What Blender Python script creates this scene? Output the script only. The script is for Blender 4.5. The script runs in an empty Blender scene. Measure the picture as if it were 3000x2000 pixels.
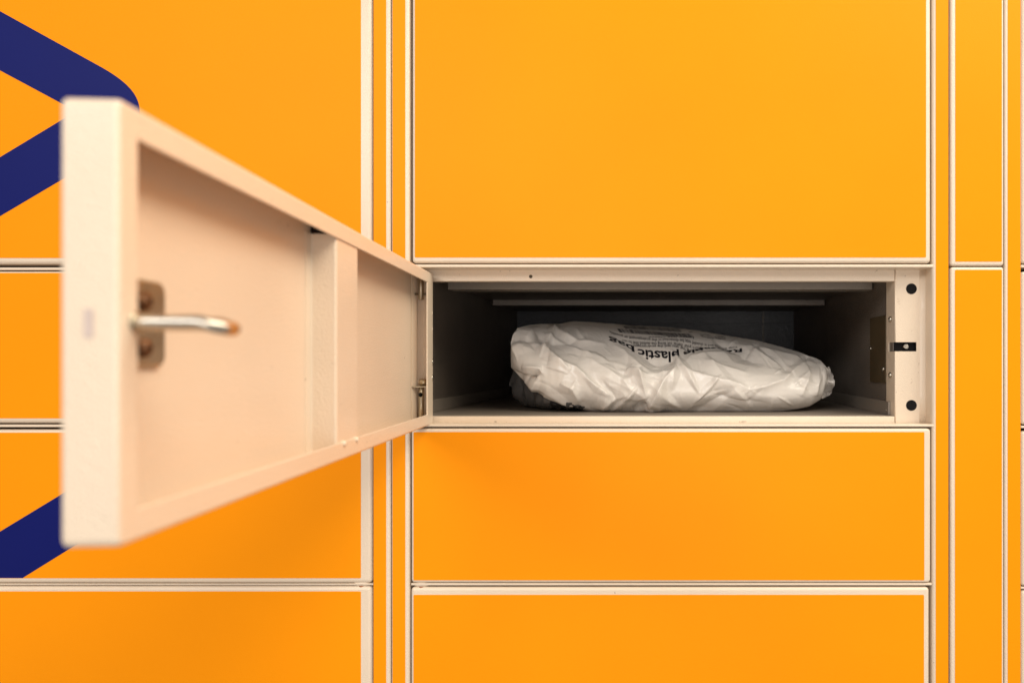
import bpy, bmesh, math, random
import numpy as np
from mathutils import Vector

# ------------------------------------------------------------------ camera, world, lights, exposure
S = 0.000296          # metres per layout unit (one unit = one millimetre-ish step on the locker front)
CX, CZ = 1920.0, 1060.0   # layout origin: the point of the front straight ahead of the lens
D = 2212.0 * S        # camera to locker front
scene = bpy.context.scene
C = scene.collection

cam_d = bpy.data.cameras.new('camera')
cam = bpy.data.objects.new('camera', cam_d)
C.objects.link(cam)
cam.location = (0, -D, 0)
cam.rotation_euler = (math.radians(90), 0, 0)
cam_d.sensor_width = 36.0
cam_d.lens = 36.0 * 2212 / 3000
cam_d.shift_x = (1500 - CX) / 3000
cam_d.shift_y = (CZ - 1000) / 3000
cam_d.clip_start = 0.01
cam_d.clip_end = 50
cam_d.dof.use_dof = True
cam_d.dof.focus_distance = D + 0.02
cam_d.dof.aperture_fstop = 6.4
scene.camera = cam

world = bpy.data.worlds.new('World')
scene.world = world
world.use_nodes = True
bg = world.node_tree.nodes['Background']
bg.inputs[0].default_value = (1.0, 0.92, 0.84, 1)
bg.inputs[1].default_value = 0.41

def area(name, loc, target, sx, sy, power, col):
    l = bpy.data.lights.new(name, 'AREA')
    l.shape = 'RECTANGLE'; l.size = sx; l.size_y = sy; l.energy = power; l.color = col
    o = bpy.data.objects.new(name, l); C.objects.link(o)
    o.location = loc
    d = Vector(target) - Vector(loc)
    o.rotation_euler = d.to_track_quat('-Z', 'Y').to_euler()
    return o
area('ceiling_panel_light', (-1.1, -2.8, 1.1), (-0.25, 0, -0.1), 1.8, 0.7, 36, (1.0, 0.98, 0.96))
area('ceiling_diffuser_light', (0.95, -0.66, 1.25), (0.15, -0.4, 0), 1.9, 0.9, 46, (1.0, 0.91, 0.76))

area('low_front_fill', (0.15, -2.2, -0.15), (0.1, 0, 0.02), 1.0, 0.6, 12, (1.0, 0.93, 0.86))  # added fill, brightens the lintel and the front of the bag

vs = scene.view_settings
vs.view_transform = 'Standard'; vs.look = 'None'; vs.gamma = 1; vs.use_curve_mapping = False
vs.exposure = 0.0
scene.cycles.max_bounces = 10
scene.cycles.diffuse_bounces = 6

# ------------------------------------------------------------------ materials
def nmat(name, col, rough=0.5, metal=0.0, spec=0.5, bump=None, colvar=None, coat=0.0, bscale=1.0, spots=None):
    m = bpy.data.materials.new(name); m.use_nodes = True
    nt = m.node_tree; b = nt.nodes['Principled BSDF']
    b.inputs['Base Color'].default_value = (*col, 1)
    b.inputs['Roughness'].default_value = rough
    b.inputs['Metallic'].default_value = metal
    b.inputs['Specular IOR Level'].default_value = spec
    b.inputs['Coat Weight'].default_value = coat
    b.inputs['Coat Roughness'].default_value = 0.16
    tc = nt.nodes.new('ShaderNodeTexCoord')
    if colvar:
        n = nt.nodes.new('ShaderNodeTexNoise'); n.inputs['Scale'].default_value = colvar[0]
        n.inputs['Detail'].default_value = 6
        r = nt.nodes.new('ShaderNodeValToRGB')
        r.color_ramp.elements[0].position = 0.3; r.color_ramp.elements[1].position = 0.7
        r.color_ramp.elements[0].color = (*[c * colvar[1] for c in col], 1)
        r.color_ramp.elements[1].color = (*col, 1)
        nt.links.new(tc.outputs['Object'], n.inputs['Vector'])
        nt.links.new(n.outputs['Fac'], r.inputs['Fac'])
        last = r.outputs['Color']
        if spots:   # small specks of dirt and wear
            v = nt.nodes.new('ShaderNodeTexNoise'); v.inputs['Scale'].default_value = spots[0]; v.inputs['Detail'].default_value = 3
            rr = nt.nodes.new('ShaderNodeValToRGB')
            rr.color_ramp.elements[0].position = spots[1]; rr.color_ramp.elements[1].position = spots[1] + 0.03
            rr.color_ramp.elements[0].color = (0, 0, 0, 1); rr.color_ramp.elements[1].color = (spots[2],) * 3 + (1,)
            mx = nt.nodes.new('ShaderNodeMixRGB'); mx.inputs['Color2'].default_value = (0.16, 0.10, 0.06, 1)
            nt.links.new(tc.outputs['Object'], v.inputs['Vector'])
            nt.links.new(v.outputs['Fac'], rr.inputs['Fac'])
            nt.links.new(rr.outputs['Color'], mx.inputs['Fac'])
            nt.links.new(last, mx.inputs['Color1'])
            last = mx.outputs['Color']
        nt.links.new(last, b.inputs['Base Color'])
    if bump:
        n = nt.nodes.new('ShaderNodeTexNoise'); n.inputs['Scale'].default_value = bump[0]
        n.inputs['Detail'].default_value = bump[2] if len(bump) > 2 else 2
        bp = nt.nodes.new('ShaderNodeBump'); bp.inputs['Strength'].default_value = bump[1]
        bp.inputs['Distance'].default_value = 0.001 * bscale
        nt.links.new(tc.outputs['Object'], n.inputs['Vector'])
        nt.links.new(n.outputs['Fac'], bp.inputs['Height'])
        nt.links.new(bp.outputs['Normal'], b.inputs['Normal'])
    return m

M = {
 'paint': nmat('cream_powder_coat', (0.755, 0.62, 0.475), 0.36, coat=0.22, bump=(1100, 0.5), colvar=(14, 0.955), spots=(260, 0.735, 0.5)),
 'film': nmat('orange_film', (0.93, 0.295, 0.001), 0.46, spec=0.09, bump=(1300, 0.14), colvar=(7, 0.95)),
 'blue': nmat('blue_film', (0.002, 0.006, 0.115), 0.46, spec=0.16, bump=(900, 0.05), colvar=(12, 0.93)),
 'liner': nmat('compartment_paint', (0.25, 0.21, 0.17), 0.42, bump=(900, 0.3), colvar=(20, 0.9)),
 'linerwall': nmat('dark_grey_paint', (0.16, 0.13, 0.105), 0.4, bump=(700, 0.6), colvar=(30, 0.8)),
 'back': nmat('speckled_back_panel', (0.017, 0.019, 0.028), 0.34, metal=0.0, spec=0.28, bump=(420, 0.6), colvar=(300, 0.6)),
 'plate': nmat('olive_plate', (0.075, 0.052, 0.026), 0.5, spec=0.25, bump=(400, 0.1), colvar=(30, 0.8)),
 'dark': nmat('dark_gap', (0.02, 0.018, 0.016), 0.6, colvar=(20, 0.8)),
 'rubber_shade': nmat('black_rubber_and_shade', (0.005, 0.004, 0.004), 0.6, spec=0.15, bump=(500, 0.2), colvar=(100, 0.7)),  # rubber parts, and blocks that stand in for shade in gaps
 'steel': nmat('bright_steel', (0.56, 0.51, 0.43), 0.27, metal=1.0, bump=(300, 0.1), colvar=(60, 0.85)),
 'zinc': nmat('yellow_zinc', (0.50, 0.44, 0.33), 0.36, metal=0.9, bump=(250, 0.3), colvar=(90, 0.7)),
 'rust': nmat('rusty_screw', (0.20, 0.085, 0.03), 0.5, metal=0.5, bump=(600, 0.8), colvar=(400, 0.35)),
 'copper': nmat('copper_washer', (0.45, 0.16, 0.07), 0.4, metal=0.8, colvar=(50, 0.8)),
 'scuff': nmat('bare_chip', (0.10, 0.06, 0.035), 0.6, colvar=(300, 0.6)),
 'scuff_light': nmat('faint_scratch', (0.42, 0.30, 0.22), 0.5, colvar=(300, 0.7)),
 'slot': nmat('pinkish_slot', (0.58, 0.47, 0.42), 0.5, colvar=(100, 0.9)),
 'ink': nmat('black_print', (0.012, 0.012, 0.016), 0.32, colvar=(200, 0.7)),
 'knob': nmat('worn_brass', (0.50, 0.40, 0.26), 0.3, metal=0.8, bump=(300, 0.2), colvar=(90, 0.7)),
}
def bag_material(name, col, trans=0.1):
    m = nmat(name, col, 0.27, spec=0.5, colvar=(18, 0.95))
    nt = m.node_tree; b = nt.nodes['Principled BSDF']
    tc = nt.nodes['Texture Coordinate']
    # fine creases of the thin film
    v = nt.nodes.new('ShaderNodeTexVoronoi'); v.feature = 'F1'; v.inputs['Scale'].default_value = 55
    w = nt.nodes.new('ShaderNodeTexNoise'); w.inputs['Scale'].default_value = 26; w.inputs['Detail'].default_value = 5
    mp = nt.nodes.new('ShaderNodeMixRGB'); mp.inputs['Fac'].default_value = 0.16
    nt.links.new(tc.outputs['Object'], w.inputs['Vector'])
    nt.links.new(tc.outputs['Object'], mp.inputs['Color1']); nt.links.new(w.outputs['Color'], mp.inputs['Color2'])
    nt.links.new(mp.outputs['Color'], v.inputs['Vector'])
    bp = nt.nodes.new('ShaderNodeBump'); bp.inputs['Strength'].default_value = 0.10; bp.inputs['Distance'].default_value = 0.003
    nt.links.new(v.outputs['Distance'], bp.inputs['Height'])
    bp2 = nt.nodes.new('ShaderNodeBump'); bp2.inputs['Strength'].default_value = 0.12; bp2.inputs['Distance'].default_value = 0.001
    n2 = nt.nodes.new('ShaderNodeTexNoise'); n2.inputs['Scale'].default_value = 160; n2.inputs['Detail'].default_value = 5; n2.inputs['Distortion'].default_value = 1.5
    nt.links.new(tc.outputs['Object'], n2.inputs['Vector'])
    nt.links.new(n2.outputs['Fac'], bp2.inputs['Height'])
    nt.links.new(bp.outputs['Normal'], bp2.inputs['Normal'])
    nt.links.new(bp2.outputs['Normal'], b.inputs['Normal'])
    return m
M['bag'] = bag_material('white_plastic_film', (0.655, 0.612, 0.56))
M['bag2'] = bag_material('grey_plastic_film', (0.10, 0.097, 0.095))

# ------------------------------------------------------------------ helpers
def X(px): return (px - CX) * S
def Z(py): return (CZ - py) * S

def obj(name, verts, faces, mat, parent=None, smooth=None, loc=None, mats=None, fmat=None):
    """one mesh object; verts in world metres"""
    me = bpy.data.meshes.new(name)
    o = bpy.data.objects.new(name, me)
    C.objects.link(o)
    base = Vector((0, 0, 0))
    if parent is not None:
        o.parent = parent
        p = parent
        while p is not None:
            base += p.location; p = p.parent
    elif loc is not None:
        o.location = loc; base = Vector(loc)
    me.from_pydata([tuple(Vector(v) - base) for v in verts], [], faces)
    me.materials.append(mat)
    if smooth is not None:
        me.polygons.foreach_set('use_smooth', [bool(s) for s in smooth] if not isinstance(smooth, bool) else [smooth] * len(faces))
    me.validate(); me.update()
    return o

def empty(name, loc, label, cat, group=None):
    o = bpy.data.objects.new(name, None); C.objects.link(o)
    o.location = loc; o.empty_display_size = 0.02
    o['label'] = label; o['category'] = cat
    if group: o['group'] = group
    return o

def rr(x0, x1, z0, z1, r, n=4):
    """rounded rectangle outline, counter-clockwise seen from the front"""
    pts = []
    r = max(r, 1e-4)
    for cx, cz, a0 in ((x1 - r, z1 - r, 0), (x0 + r, z1 - r, 90), (x0 + r, z0 + r, 180), (x1 - r, z0 + r, 270)):
        for i in range(n + 1):
            a = math.radians(a0 + 90 * i / n)
            pts.append((cx + r * math.cos(a), cz + r * math.sin(a)))
    return pts

def ringmesh(rings, fn, cap0=True, cap1=True, n=4):
    """rings: (x0,x1,z0,z1,r,depth,smooth_to_next); fn maps (x, depth, z) to world"""
    V, F, sm = [], [], []
    k = 4 * (n + 1)
    for (x0, x1, z0, z1, r, d, s) in rings:
        for (x, z) in rr(x0, x1, z0, z1, r, n):
            V.append(fn(x, d, z))
    for i in range(len(rings) - 1):
        for j in range(k):
            a, b = i * k + j, i * k + (j + 1) % k
            F.append((a, b, b + k, a + k)); sm.append(rings[i][6])
    if cap0: F.append(tuple(range(k - 1, -1, -1))); sm.append(False)
    if cap1: F.append(tuple(range((len(rings) - 1) * k, len(rings) * k))); sm.append(False)
    return V, F, sm

def front(x, d, z): return (x * S, d * S, z * S)      # layout units to world (depth grows into the locker)

def slab(name, px0, px1, py0, py1, d0, d1, mat, parent, be=2.0, rc=2.0, fn=front, nb=5):
    """box with its front at depth d0, rounded front edge be, rounded corners rc; in layout coordinates"""
    x0, x1, z0, z1 = px0 - CX, px1 - CX, CZ - py1, CZ - py0
    be = min(be, (x1 - x0) * 0.45, (z1 - z0) * 0.45)
    rings = [(x0, x1, z0, z1, rc, d1, False), (x0, x1, z0, z1, rc, d0 + be, True)]
    for i in range(1, nb + 1):
        a = math.radians(90 * i / nb)
        q = be * (1 - math.cos(a)); dd = d0 + be * (1 - math.sin(a))
        rings.append((x0 + q, x1 - q, z0 + q, z1 - q, max(rc - q, 0.3), dd, True))
    q = min(be * 1.08, (x1 - x0) * 0.48, (z1 - z0) * 0.48)
    rings.append((x0 + q, x1 - q, z0 + q, z1 - q, max(rc - q, 0.3), d0, False))
    V, F, sm = ringmesh(rings, fn)
    return obj(name, V, F, mat, parent, sm)

def boxm(name, x0, x1, y0, y1, z0, z1, mat, parent, be=0.6):
    """plain bevelled box in layout units: x, depth, z"""
    return slab(name, x0 + CX, x1 + CX, CZ - z1, CZ - z0, y0, y1, mat, parent, be=be, rc=0.4, nb=2)

def cyl(name, p0, p1, r, mat, parent, n=28, bev=0.0, caps=True):
    p0, p1 = Vector(p0), Vector(p1)
    ax = (p1 - p0).normalized()
    t = ax.orthogonal().normalized(); b = ax.cross(t)
    prof = [(0, r - bev), (bev, r), ((p1 - p0).length - bev, r), ((p1 - p0).length, r - bev)]
    V, F, sm = [], [], []
    for (h, rad) in prof:
        for i in range(n):
            a = 2 * math.pi * i / n
            V.append(p0 + ax * h + (t * math.cos(a) + b * math.sin(a)) * rad)
    for i in range(3):
        for j in range(n):
            a, c = i * n + j, i * n + (j + 1) % n
            F.append((a, c, c + n, a + n)); sm.append(i == 1)
    F.append(tuple(range(n - 1, -1, -1))); F.append(tuple(range(3 * n, 4 * n))); sm += [False, False]
    return obj(name, V, F, mat, parent, sm)

def dome(name, p, axis, r, h, mat, parent, n=24, m=6, socket=0.0):
    """pan head of a screw: a dome with a small socket"""
    p, ax = Vector(p), Vector(axis).normalized()
    t = ax.orthogonal().normalized(); b = ax.cross(t)
    prof = [(r, 0), (r, h * 0.25)]
    for i in range(1, m):
        a = math.radians(90 * i / m)
        prof.append((r * math.cos(a), h * (0.25 + 0.75 * math.sin(a))))
    if socket: prof += [(socket, h), (socket, h * 0.35), (socket * 0.1, h * 0.3)]
    else: prof += [(r * 0.02, h)]
    V, F = [], []
    for (rad, hh) in prof:
        for i in range(n):
            a = 2 * math.pi * i / n
            V.append(p + ax * hh + (t * math.cos(a) + b * math.sin(a)) * rad)
    for i in range(len(prof) - 1):
        for j in range(n):
            a, c = i * n + j, i * n + (j + 1) % n
            F.append((a, c, c + n, a + n))
    F.append(tuple(range((len(prof) - 1) * n, len(prof) * n)))
    F.append(tuple(range(n - 1, -1, -1)))
    return obj(name, V, F, mat, parent, True)

def tube(name, pts, r, mat, parent, n=16, flat_end=True):
    V, F = [], []
    pts = [Vector(p) for p in pts]
    prev = None
    for i, p in enumerate(pts):
        a = (pts[min(i + 1, len(pts) - 1)] - pts[max(i - 1, 0)]).normalized()
        t = prev if prev is not None else a.orthogonal().normalized()
        t = (t - a * t.dot(a)).normalized(); prev = t
        b = a.cross(t)
        for j in range(n):
            w = 2 * math.pi * j / n
            V.append(p + (t * math.cos(w) + b * math.sin(w)) * r)
    for i in range(len(pts) - 1):
        for j in range(n):
            a, c = i * n + j, i * n + (j + 1) % n
            F.append((a, c, c + n, a + n))
    F.append(tuple(range(n - 1, -1, -1))); F.append(tuple(range((len(pts) - 1) * n, len(pts) * n)))
    return obj(name, V, F, mat, parent, [True] * (len(F) - 2) + [False, False])

# ------------------------------------------------------------------ locker cabinets
def film(parent, px0, px1, py0, py1, d=-0.9, rc=3.0, name='orange_film'):
    return slab(name, px0, px1, py0, py1, d, d + 1.0, M['film'], parent, be=0.35, rc=rc, nb=2)

def closed_door(parent, px0, px1, py0, py1, fx0, fx1, fy0, fy1, be=9, rc=9, label=None):
    d = slab('locker_door', px0, px1, py0, py1, 0, 52, M['paint'], parent, be=be, rc=rc, nb=7)
    if label: d['label'] = label
    film(d, fx0, fx1, fy0, fy1)
    return d

def rail(parent, px0, px1, py0, py1, d0=2, d1=90):
    return slab('shelf_rail', px0, px1, py0, py1, d0, d1, M['paint'], parent, be=2.2, rc=1.0, nb=4)

def post(parent, px0, px1, fx0, fx1, d0=0, be=8, label=None):
    # upright of the frame, running the full height
    p = slab('frame_post', px0, px1, -1500, 3600, d0, 100, M['paint'], parent, be=be, rc=0.6, nb=6)
    film(p, fx0, fx1, -1480, 3580, d=d0 - 0.9, rc=0.5)
    return p

def hinge_boss(parent, px, py):
    V, F = [], []
    n, m = 20, 10
    for i in range(m + 1):
        a = math.pi * i / m
        for j in range(n):
            b = 2 * math.pi * j / n
            V.append(front(px - CX + 24 * math.sin(a) * math.cos(b), 11 + 8 * math.sin(a) * math.sin(b), CZ - py + 8 * math.cos(a)))
    for i in range(m):
        for j in range(n):
            a, c = i * n + j, i * n + (j + 1) % n
            F.append((a, c, c + n, a + n))
    h = obj('hinge_boss', V, F, M['paint'], parent, True)
    cyl('pin_washer', front(px - CX, 12, CZ - py - 6), front(px - CX, 12, CZ - py - 9.5), 9 * S, M['copper'], parent, bev=0.4 * S)
    return h

# ---- left cabinet
cab = empty('locker_cabinet', (X(300), 0.02, Z(1040)), 'orange locker column at the left edge with a dark blue zigzag stripe on its doors', 'locker')
post(cab, 1093, 1144, 1094.6, 1131.5)
post(cab, -560, -500, -556, -512)
LD = []
for (y0, y1, f0, f1) in ((-640, 774, -620, 756), (794, 1239.5, 799.5, 1225), (1258, 1708, 1266.5, 1692.5), (1716.5, 2168, 1731, 2154), (2177, 3600, 2190, 3590)):
    LD.append(closed_door(cab, -488, 1089.5, y0, y1, -474, 1057.5, f0, f1, be=11, rc=12))
LD.append(closed_door(cab, -488, 1090.5, -1500, -648, -474, 1057.5, -1490, -662, be=11, rc=12))
for (y0, y1) in ((783, 791), (1243.5, 1251), (1709, 1714)):
    rail(cab, -497, 1092.5, y0, y1)
hinge_boss(cab, 1056, 1711)
boxm('cabinet_body', -560 - CX + 3, 1143 - CX, 101, 1700, -2500, 2500, M['dark'], cab)

# blue stripe, cut door by door
def clip_poly(poly, y0, y1, x0, x1):
    def cl(P, f, inter):
        out = []
        for i in range(len(P)):
            a, b = P[i], P[(i + 1) % len(P)]
            fa, fb = f(a), f(b)
            if fa: out.append(a)
            if fa != fb: out.append(inter(a, b))
        return out
    def iy(v): return lambda a, b: (a[0] + (b[0] - a[0]) * (v - a[1]) / (b[1] - a[1]), v)
    def ix(v): return lambda a, b: (v, a[1] + (b[1] - a[1]) * (v - a[0]) / (b[0] - a[0]))
    poly = cl(poly, lambda p: p[1] >= y0, iy(y0)); poly = cl(poly, lambda p: p[1] <= y1, iy(y1)) if poly else poly
    poly = cl(poly, lambda p: p[0] >= x0, ix(x0)) if poly else poly
    poly = cl(poly, lambda p: p[0] <= x1, ix(x1)) if poly else poly
    return poly
def stripe(parent, polys, y0, y1):
    V, F = [], []
    for poly in polys:
        c = clip_poly(poly, y0, y1, -470, 1057)
        if len(c) < 3: continue
        n0 = len(V); k = len(c)
        for (px, py) in c: V.append(front(px - CX, -1.6, CZ - py))
        for (px, py) in c: V.append(front(px - CX, -1.0, CZ - py))
        F.append(tuple(range(n0, n0 + k))); F.append(tuple(range(n0 + 2 * k - 1, n0 + k - 1, -1)))
        for i in range(k):
            j = (i + 1) % k
            F.append((n0 + i, n0 + i + k, n0 + j + k, n0 + j))
    o = obj('blue_stripe', V, F, M['blue'], parent)
    bm = bmesh.new(); bm.from_mesh(o.data); bmesh.ops.recalc_face_normals(bm, faces=bm.faces); bm.to_mesh(o.data); bm.free()
def bez(p0, p1, p2, p3, n=18):
    return [tuple(((1 - t) ** 3 * a + 3 * (1 - t) ** 2 * t * b + 3 * (1 - t) * t * t * c + t ** 3 * d) for a, b, c, d in zip(p0, p1, p2, p3)) for t in [i / n for i in range(n + 1)]]
up = [(-470, -226), (300, 199)] + bez((300, 199), (365, 236), (410, 275), (410, 327)) 
upper = up + [(232, 331), (-470, -45)]
lowcurve = bez((410, 327), (410, 385), (372, 413), (312, 450))
lower = [(232, 322), (410, 326.9)] + lowcurve[1:] + [(-470, 912), (-470, 745)]
stripe(LD[0], [upper, lower], -615, 754)
third = [(-470, 1841), (478, 1267), (752, 1267), (65, 1693), (-470, 2022)]
stripe(LD[2], [third], 1267.5, 1691.5)

# ---- centre cabinet with the open compartment
cen = empty('locker_cabinet', (X(1960), 0.02, Z(1040)), 'middle orange locker column with one compartment door swung wide open', 'locker')
post(cen, 1146, 1199.5, 1150.2, 1187.5, be=9)
post(cen, 2732, 2779, 2741.2, 2778.2, be=10)
CD = []
CD.append(closed_door(cen, 1207, 2727, -640, 770.6, 1215.5, 2713, -620, 754.5, be=9, rc=10))
CD.append(closed_door(cen, 1204.5, 2727, 1254.5, 1706.5, 1211.5, 2708, 1265, 1698.5, be=8, rc=10))
CD.append(closed_door(cen, 1203.5, 2723, 1719.5, 2172, 1211.5, 2707, 1741, 2158, be=9, rc=10))
CD.append(closed_door(cen, 1204, 2727, 2181, 3600, 1212, 2710, 2195, 3590))
CD.append(closed_door(cen, 1207, 2727, -1500, -648, 1215.5, 2713, -1490, -662))
rail(cen, 1200, 2736, 774.4, 783, d0=1, d1=64)
rail(cen, 1200, 2736, 1242.5, 1250, d0=1, d1=64)
rail(cen, 1203.5, 2731, 1708, 1714.5)
hinge_boss(cen, 1232, 1713)
# carcass above and below the open compartment
boxm('cabinet_body', 1147 - CX, 2779 - CX, 101, 1700, 290, 2500, M['dark'], cen)
boxm('cabinet_body', 1147 - CX, 2779 - CX, 101, 1700, -2500, -192, M['dark'], cen)

FR = 64          # depth of the recessed frame face behind the doors
HI, LO = 271.5, -182.5
# lintel and sill faces (folded sheet metal) around the opening
slab('lintel', 1195, CX + 721.5, CZ - 290, CZ - 243, FR, FR + 30, M['paint'], cen, be=2.0, rc=1.0)
slab('sill', 1195, CX + 721.5, CZ + 164, CZ + 192, FR, FR + 30, M['paint'], cen, be=2.5, rc=1.0)
# small vent hole in the lintel
cyl('drilled_hole', front((1555 - CX) * 1.029, FR - 0.4, (CZ - 810) * 1.029), front((1555 - CX) * 1.029, FR + 3, (CZ - 810) * 1.029), 5.3 * S, M['plate'], cen)

# latch jamb: face with a slot, plus the return into the opening
xf0, xf1 = 722.0, 812.0
sz0, sz1 = (CZ - 1029) * 1.029, (CZ - 1002) * 1.029
sx1 = (2685 - CX) * 1.029
def grid_sheet(name, us, ws, hole, fn, mat, parent, thick_fn=None):
    V, F = [], []
    idx = {}
    def vid(u, w):
        if (u, w) not in idx:
            idx[(u, w)] = len(V); V.append(fn(u, w))
        return idx[(u, w)]
    for i in range(len(us) - 1):
        for j in range(len(ws) - 1):
            um, wm = (us[i] + us[i + 1]) / 2, (ws[j] + ws[j + 1]) / 2
            if hole(um, wm): continue
            F.append((vid(us[i], ws[j]), vid(us[i + 1], ws[j]), vid(us[i + 1], ws[j + 1]), vid(us[i], ws[j + 1])))
    return V, F
# developed length: -90..0 = return wall (depth), 0..90 = face, then a concave sweep forward to the post
def jamb(u, w):
    if u <= -3: return front(xf0, FR + 3 + (-u - 3), w)
    if u < 3:
        a = math.radians(90 * (u + 3) / 6); r = 3.0
        return front(xf0 + r - r * math.cos(a), FR + r - r * math.sin(a), w)
    L = xf1 - xf0
    if u <= L - 16: return front(xf0 + u, FR, w)
    v = u - (L - 16)                       # concave fillet then forward
    R = 22.0
    arc = R * math.pi / 2
    if v <= arc:
        a = v / R
        return front(xf1 - 16 + R * math.sin(a), FR - R + R * math.cos(a), w)
    return front(xf1 - 16 + R + (v - arc) * 0.03, FR - R - (v - arc), w)
us = [-84, -60, -30] + [-3 + i for i in range(7)] + [20, sx1 - xf0, 74 - 3] + [74 + i * 2.2 for i in range(17)] + [125, 147]
us = sorted(set([-62] + us))
ws = sorted([LO - 6, -100, 0, sz0, sz1, 150, HI + 8])
V, F = grid_sheet('jamb', us, ws, lambda u, w: (-62 < u < sx1 - xf0) and sz0 < w < sz1, jamb, None, None)
jb = obj('latch_jamb', V, F, M['paint'], cen, True)
for p_ in jb.data.polygons:     # only the folds are smooth
    c_ = p_.center + jb.location + cen.location
    flat = abs(p_.normal.y) > 0.999 or abs(p_.normal.x) > 0.999
    p_.use_smooth = not flat
sol = jb.modifiers.new('thickness', 'SOLIDIFY'); sol.thickness = 3.5 * S; sol.offset = -1
jb.data.update()
# black block behind the slot, its colour standing in for the pocket's shade
Vp = []
boxm('latch_pocket_shade', xf0 + 1 + 5, sx1 + 25, FR + 22, FR + 115, sz0 - 20, sz1 + 20, M['rubber_shade'], cen)
cyl('latch_bolt', front((2655 - CX) * 1.034, FR + 11, (CZ - 1014.5) * 1.034), front((2655 - CX) * 1.034, FR + 24, (CZ - 1014.5) * 1.034), 8.8 * S, M['steel'], cen, bev=2 * S)
for py in (846, 1187):
    c = ((2670 - CX) * 1.029, (CZ - py) * 1.029)
    b = cyl('rubber_bumper', front(c[0], FR - 1.6, c[1]), front(c[0], FR + 5, c[1]), 16.2 * S, M['rubber_shade'], cen, bev=0.8 * S, n=36)
for (d, py, r) in ((FR + 38, 935, 8.5), (FR + 38, 1098, 8.5), (FR + 60, 1202, 9)):
    k = 1 + d / 2212
    dome('pan_screw', front(xf0 - 0.3, d, (CZ - py) * k), (-1, 0, 0), r * S, 8 * S, M['steel'], cen, socket=3.2 * S)

# scratches and chips in the paint
def mark(name, pts, d, w, mat=None):
    V, F = [], []
    k = 1 + d / 2212.0
    for i in range(len(pts) - 1):
        (x0, y0), (x1, y1) = pts[i], pts[i + 1]
        l = math.hypot(x1 - x0, y1 - y0); nx_, ny_ = -(y1 - y0) / l * w / 2, (x1 - x0) / l * w / 2
        n0 = len(V)
        for dd in (-0.25, 0.0):
            for (x, y) in ((x0 + nx_, y0 + ny_), (x1 + nx_ * 0.4, y1 + ny_ * 0.4), (x1 - nx_ * 0.4, y1 - ny_ * 0.4), (x0 - nx_, y0 - ny_)):
                V.append(front((x - CX) * k, d + dd, (CZ - y) * k))
        F += [(n0, n0 + 3, n0 + 2, n0 + 1)] + [(n0 + i_, n0 + (i_ + 1) % 4, n0 + 4 + (i_ + 1) % 4, n0 + 4 + i_) for i_ in range(4)]
    return obj(name, V, F, mat or M['scuff'], cen, False)
mark('paint_chip', [(2736, 1884), (2741, 1880), (2739, 1890)], 1.6, 1.6)
mark('paint_chip', [(2740, 1890), (2737, 1903)], 1.6, 1.3)
mark('paint_chip', [(2736, 1938), (2738, 1946), (2740, 1958)], 1.6, 1.6)
mark('paint_chip', [(2740, 1972), (2740, 1976)], 1.6, 1.6)
mark('paint_chip', [(1449, 1234.5), (1456, 1234.5)], FR, 2.2)
mark('paint_chip', [(2172, 1234.6), (2187, 1234.2)], FR, 1.8)
mark('paint_chip', [(2166, 1234.6), (2169, 1234.6)], FR, 1.8)
for (x_, y_, a_, l_) in ((2628, 874, 0.2, 7), (2630, 879, 0.25, 8), (2629, 884, 0.15, 9), (2632, 889, 0.3, 6), (2712, 968, 1.7, 10), (2716, 985, 1.5, 14), (2714, 1004, 1.8, 10), (2692, 1062, 1.6, 9), (2704, 1043, 0.1, 4), (2668, 1122, -0.7, 9), (2626, 1146, 1.7, 5), (2672, 968, 2.2, 4), (2690, 1088, 1.4, 6), (2722, 1075, 1.5, 12)):
    mark('scratch', [(x_, y_), (x_ + l_ * math.cos(a_), y_ + l_ * math.sin(a_))], FR if x_ < 2700 else FR - 1.5, 0.9, M['scuff_light'])

# compartment interior
WX, FZ, CZL, BK = 724.0, -163.0, 266.0, 1741.0
def wall(name, a, b, c, d, mat):
    n = obj(name, [front(*p) for p in (a, b, c, d)], [(0, 1, 2, 3)], mat, cen)
    s = n.modifiers.new('thickness', 'SOLIDIFY'); s.thickness = 3 * S; s.offset = 0
    return n
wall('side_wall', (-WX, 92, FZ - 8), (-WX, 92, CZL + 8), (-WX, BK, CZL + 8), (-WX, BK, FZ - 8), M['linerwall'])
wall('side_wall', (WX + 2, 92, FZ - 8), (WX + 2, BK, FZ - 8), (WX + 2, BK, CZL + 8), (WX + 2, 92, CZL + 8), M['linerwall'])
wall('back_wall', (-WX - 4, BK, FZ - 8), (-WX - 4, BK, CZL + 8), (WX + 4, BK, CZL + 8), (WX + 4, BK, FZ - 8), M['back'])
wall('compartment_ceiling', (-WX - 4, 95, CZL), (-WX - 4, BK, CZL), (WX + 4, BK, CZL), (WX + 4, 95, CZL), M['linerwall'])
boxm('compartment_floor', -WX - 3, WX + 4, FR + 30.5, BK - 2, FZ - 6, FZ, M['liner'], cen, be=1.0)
# base angle strips along the side walls
for sx in (-1, 1):
    x0, x1 = sorted((sx * (WX - 2), sx * (WX - 9)))
    slab('base_strip', x0 + CX, x1 + CX, CZ - (FZ + 41), CZ - (FZ + 0.6), 106, 1500, M['liner'], cen, be=1.5, rc=1)
# ceiling beams (shallow channels)
slab('ceiling_beam', CX - 688, CX + 722 - 2, CZ - 265, CZ - 240, 291, 372, M['liner'], cen, be=1.8, rc=1.0)
slab('ceiling_beam', CX - 688, CX + 716, CZ - 263, CZ - 239, 980, 1060, M['linerwall'], cen, be=1.8, rc=1.0)
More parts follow.
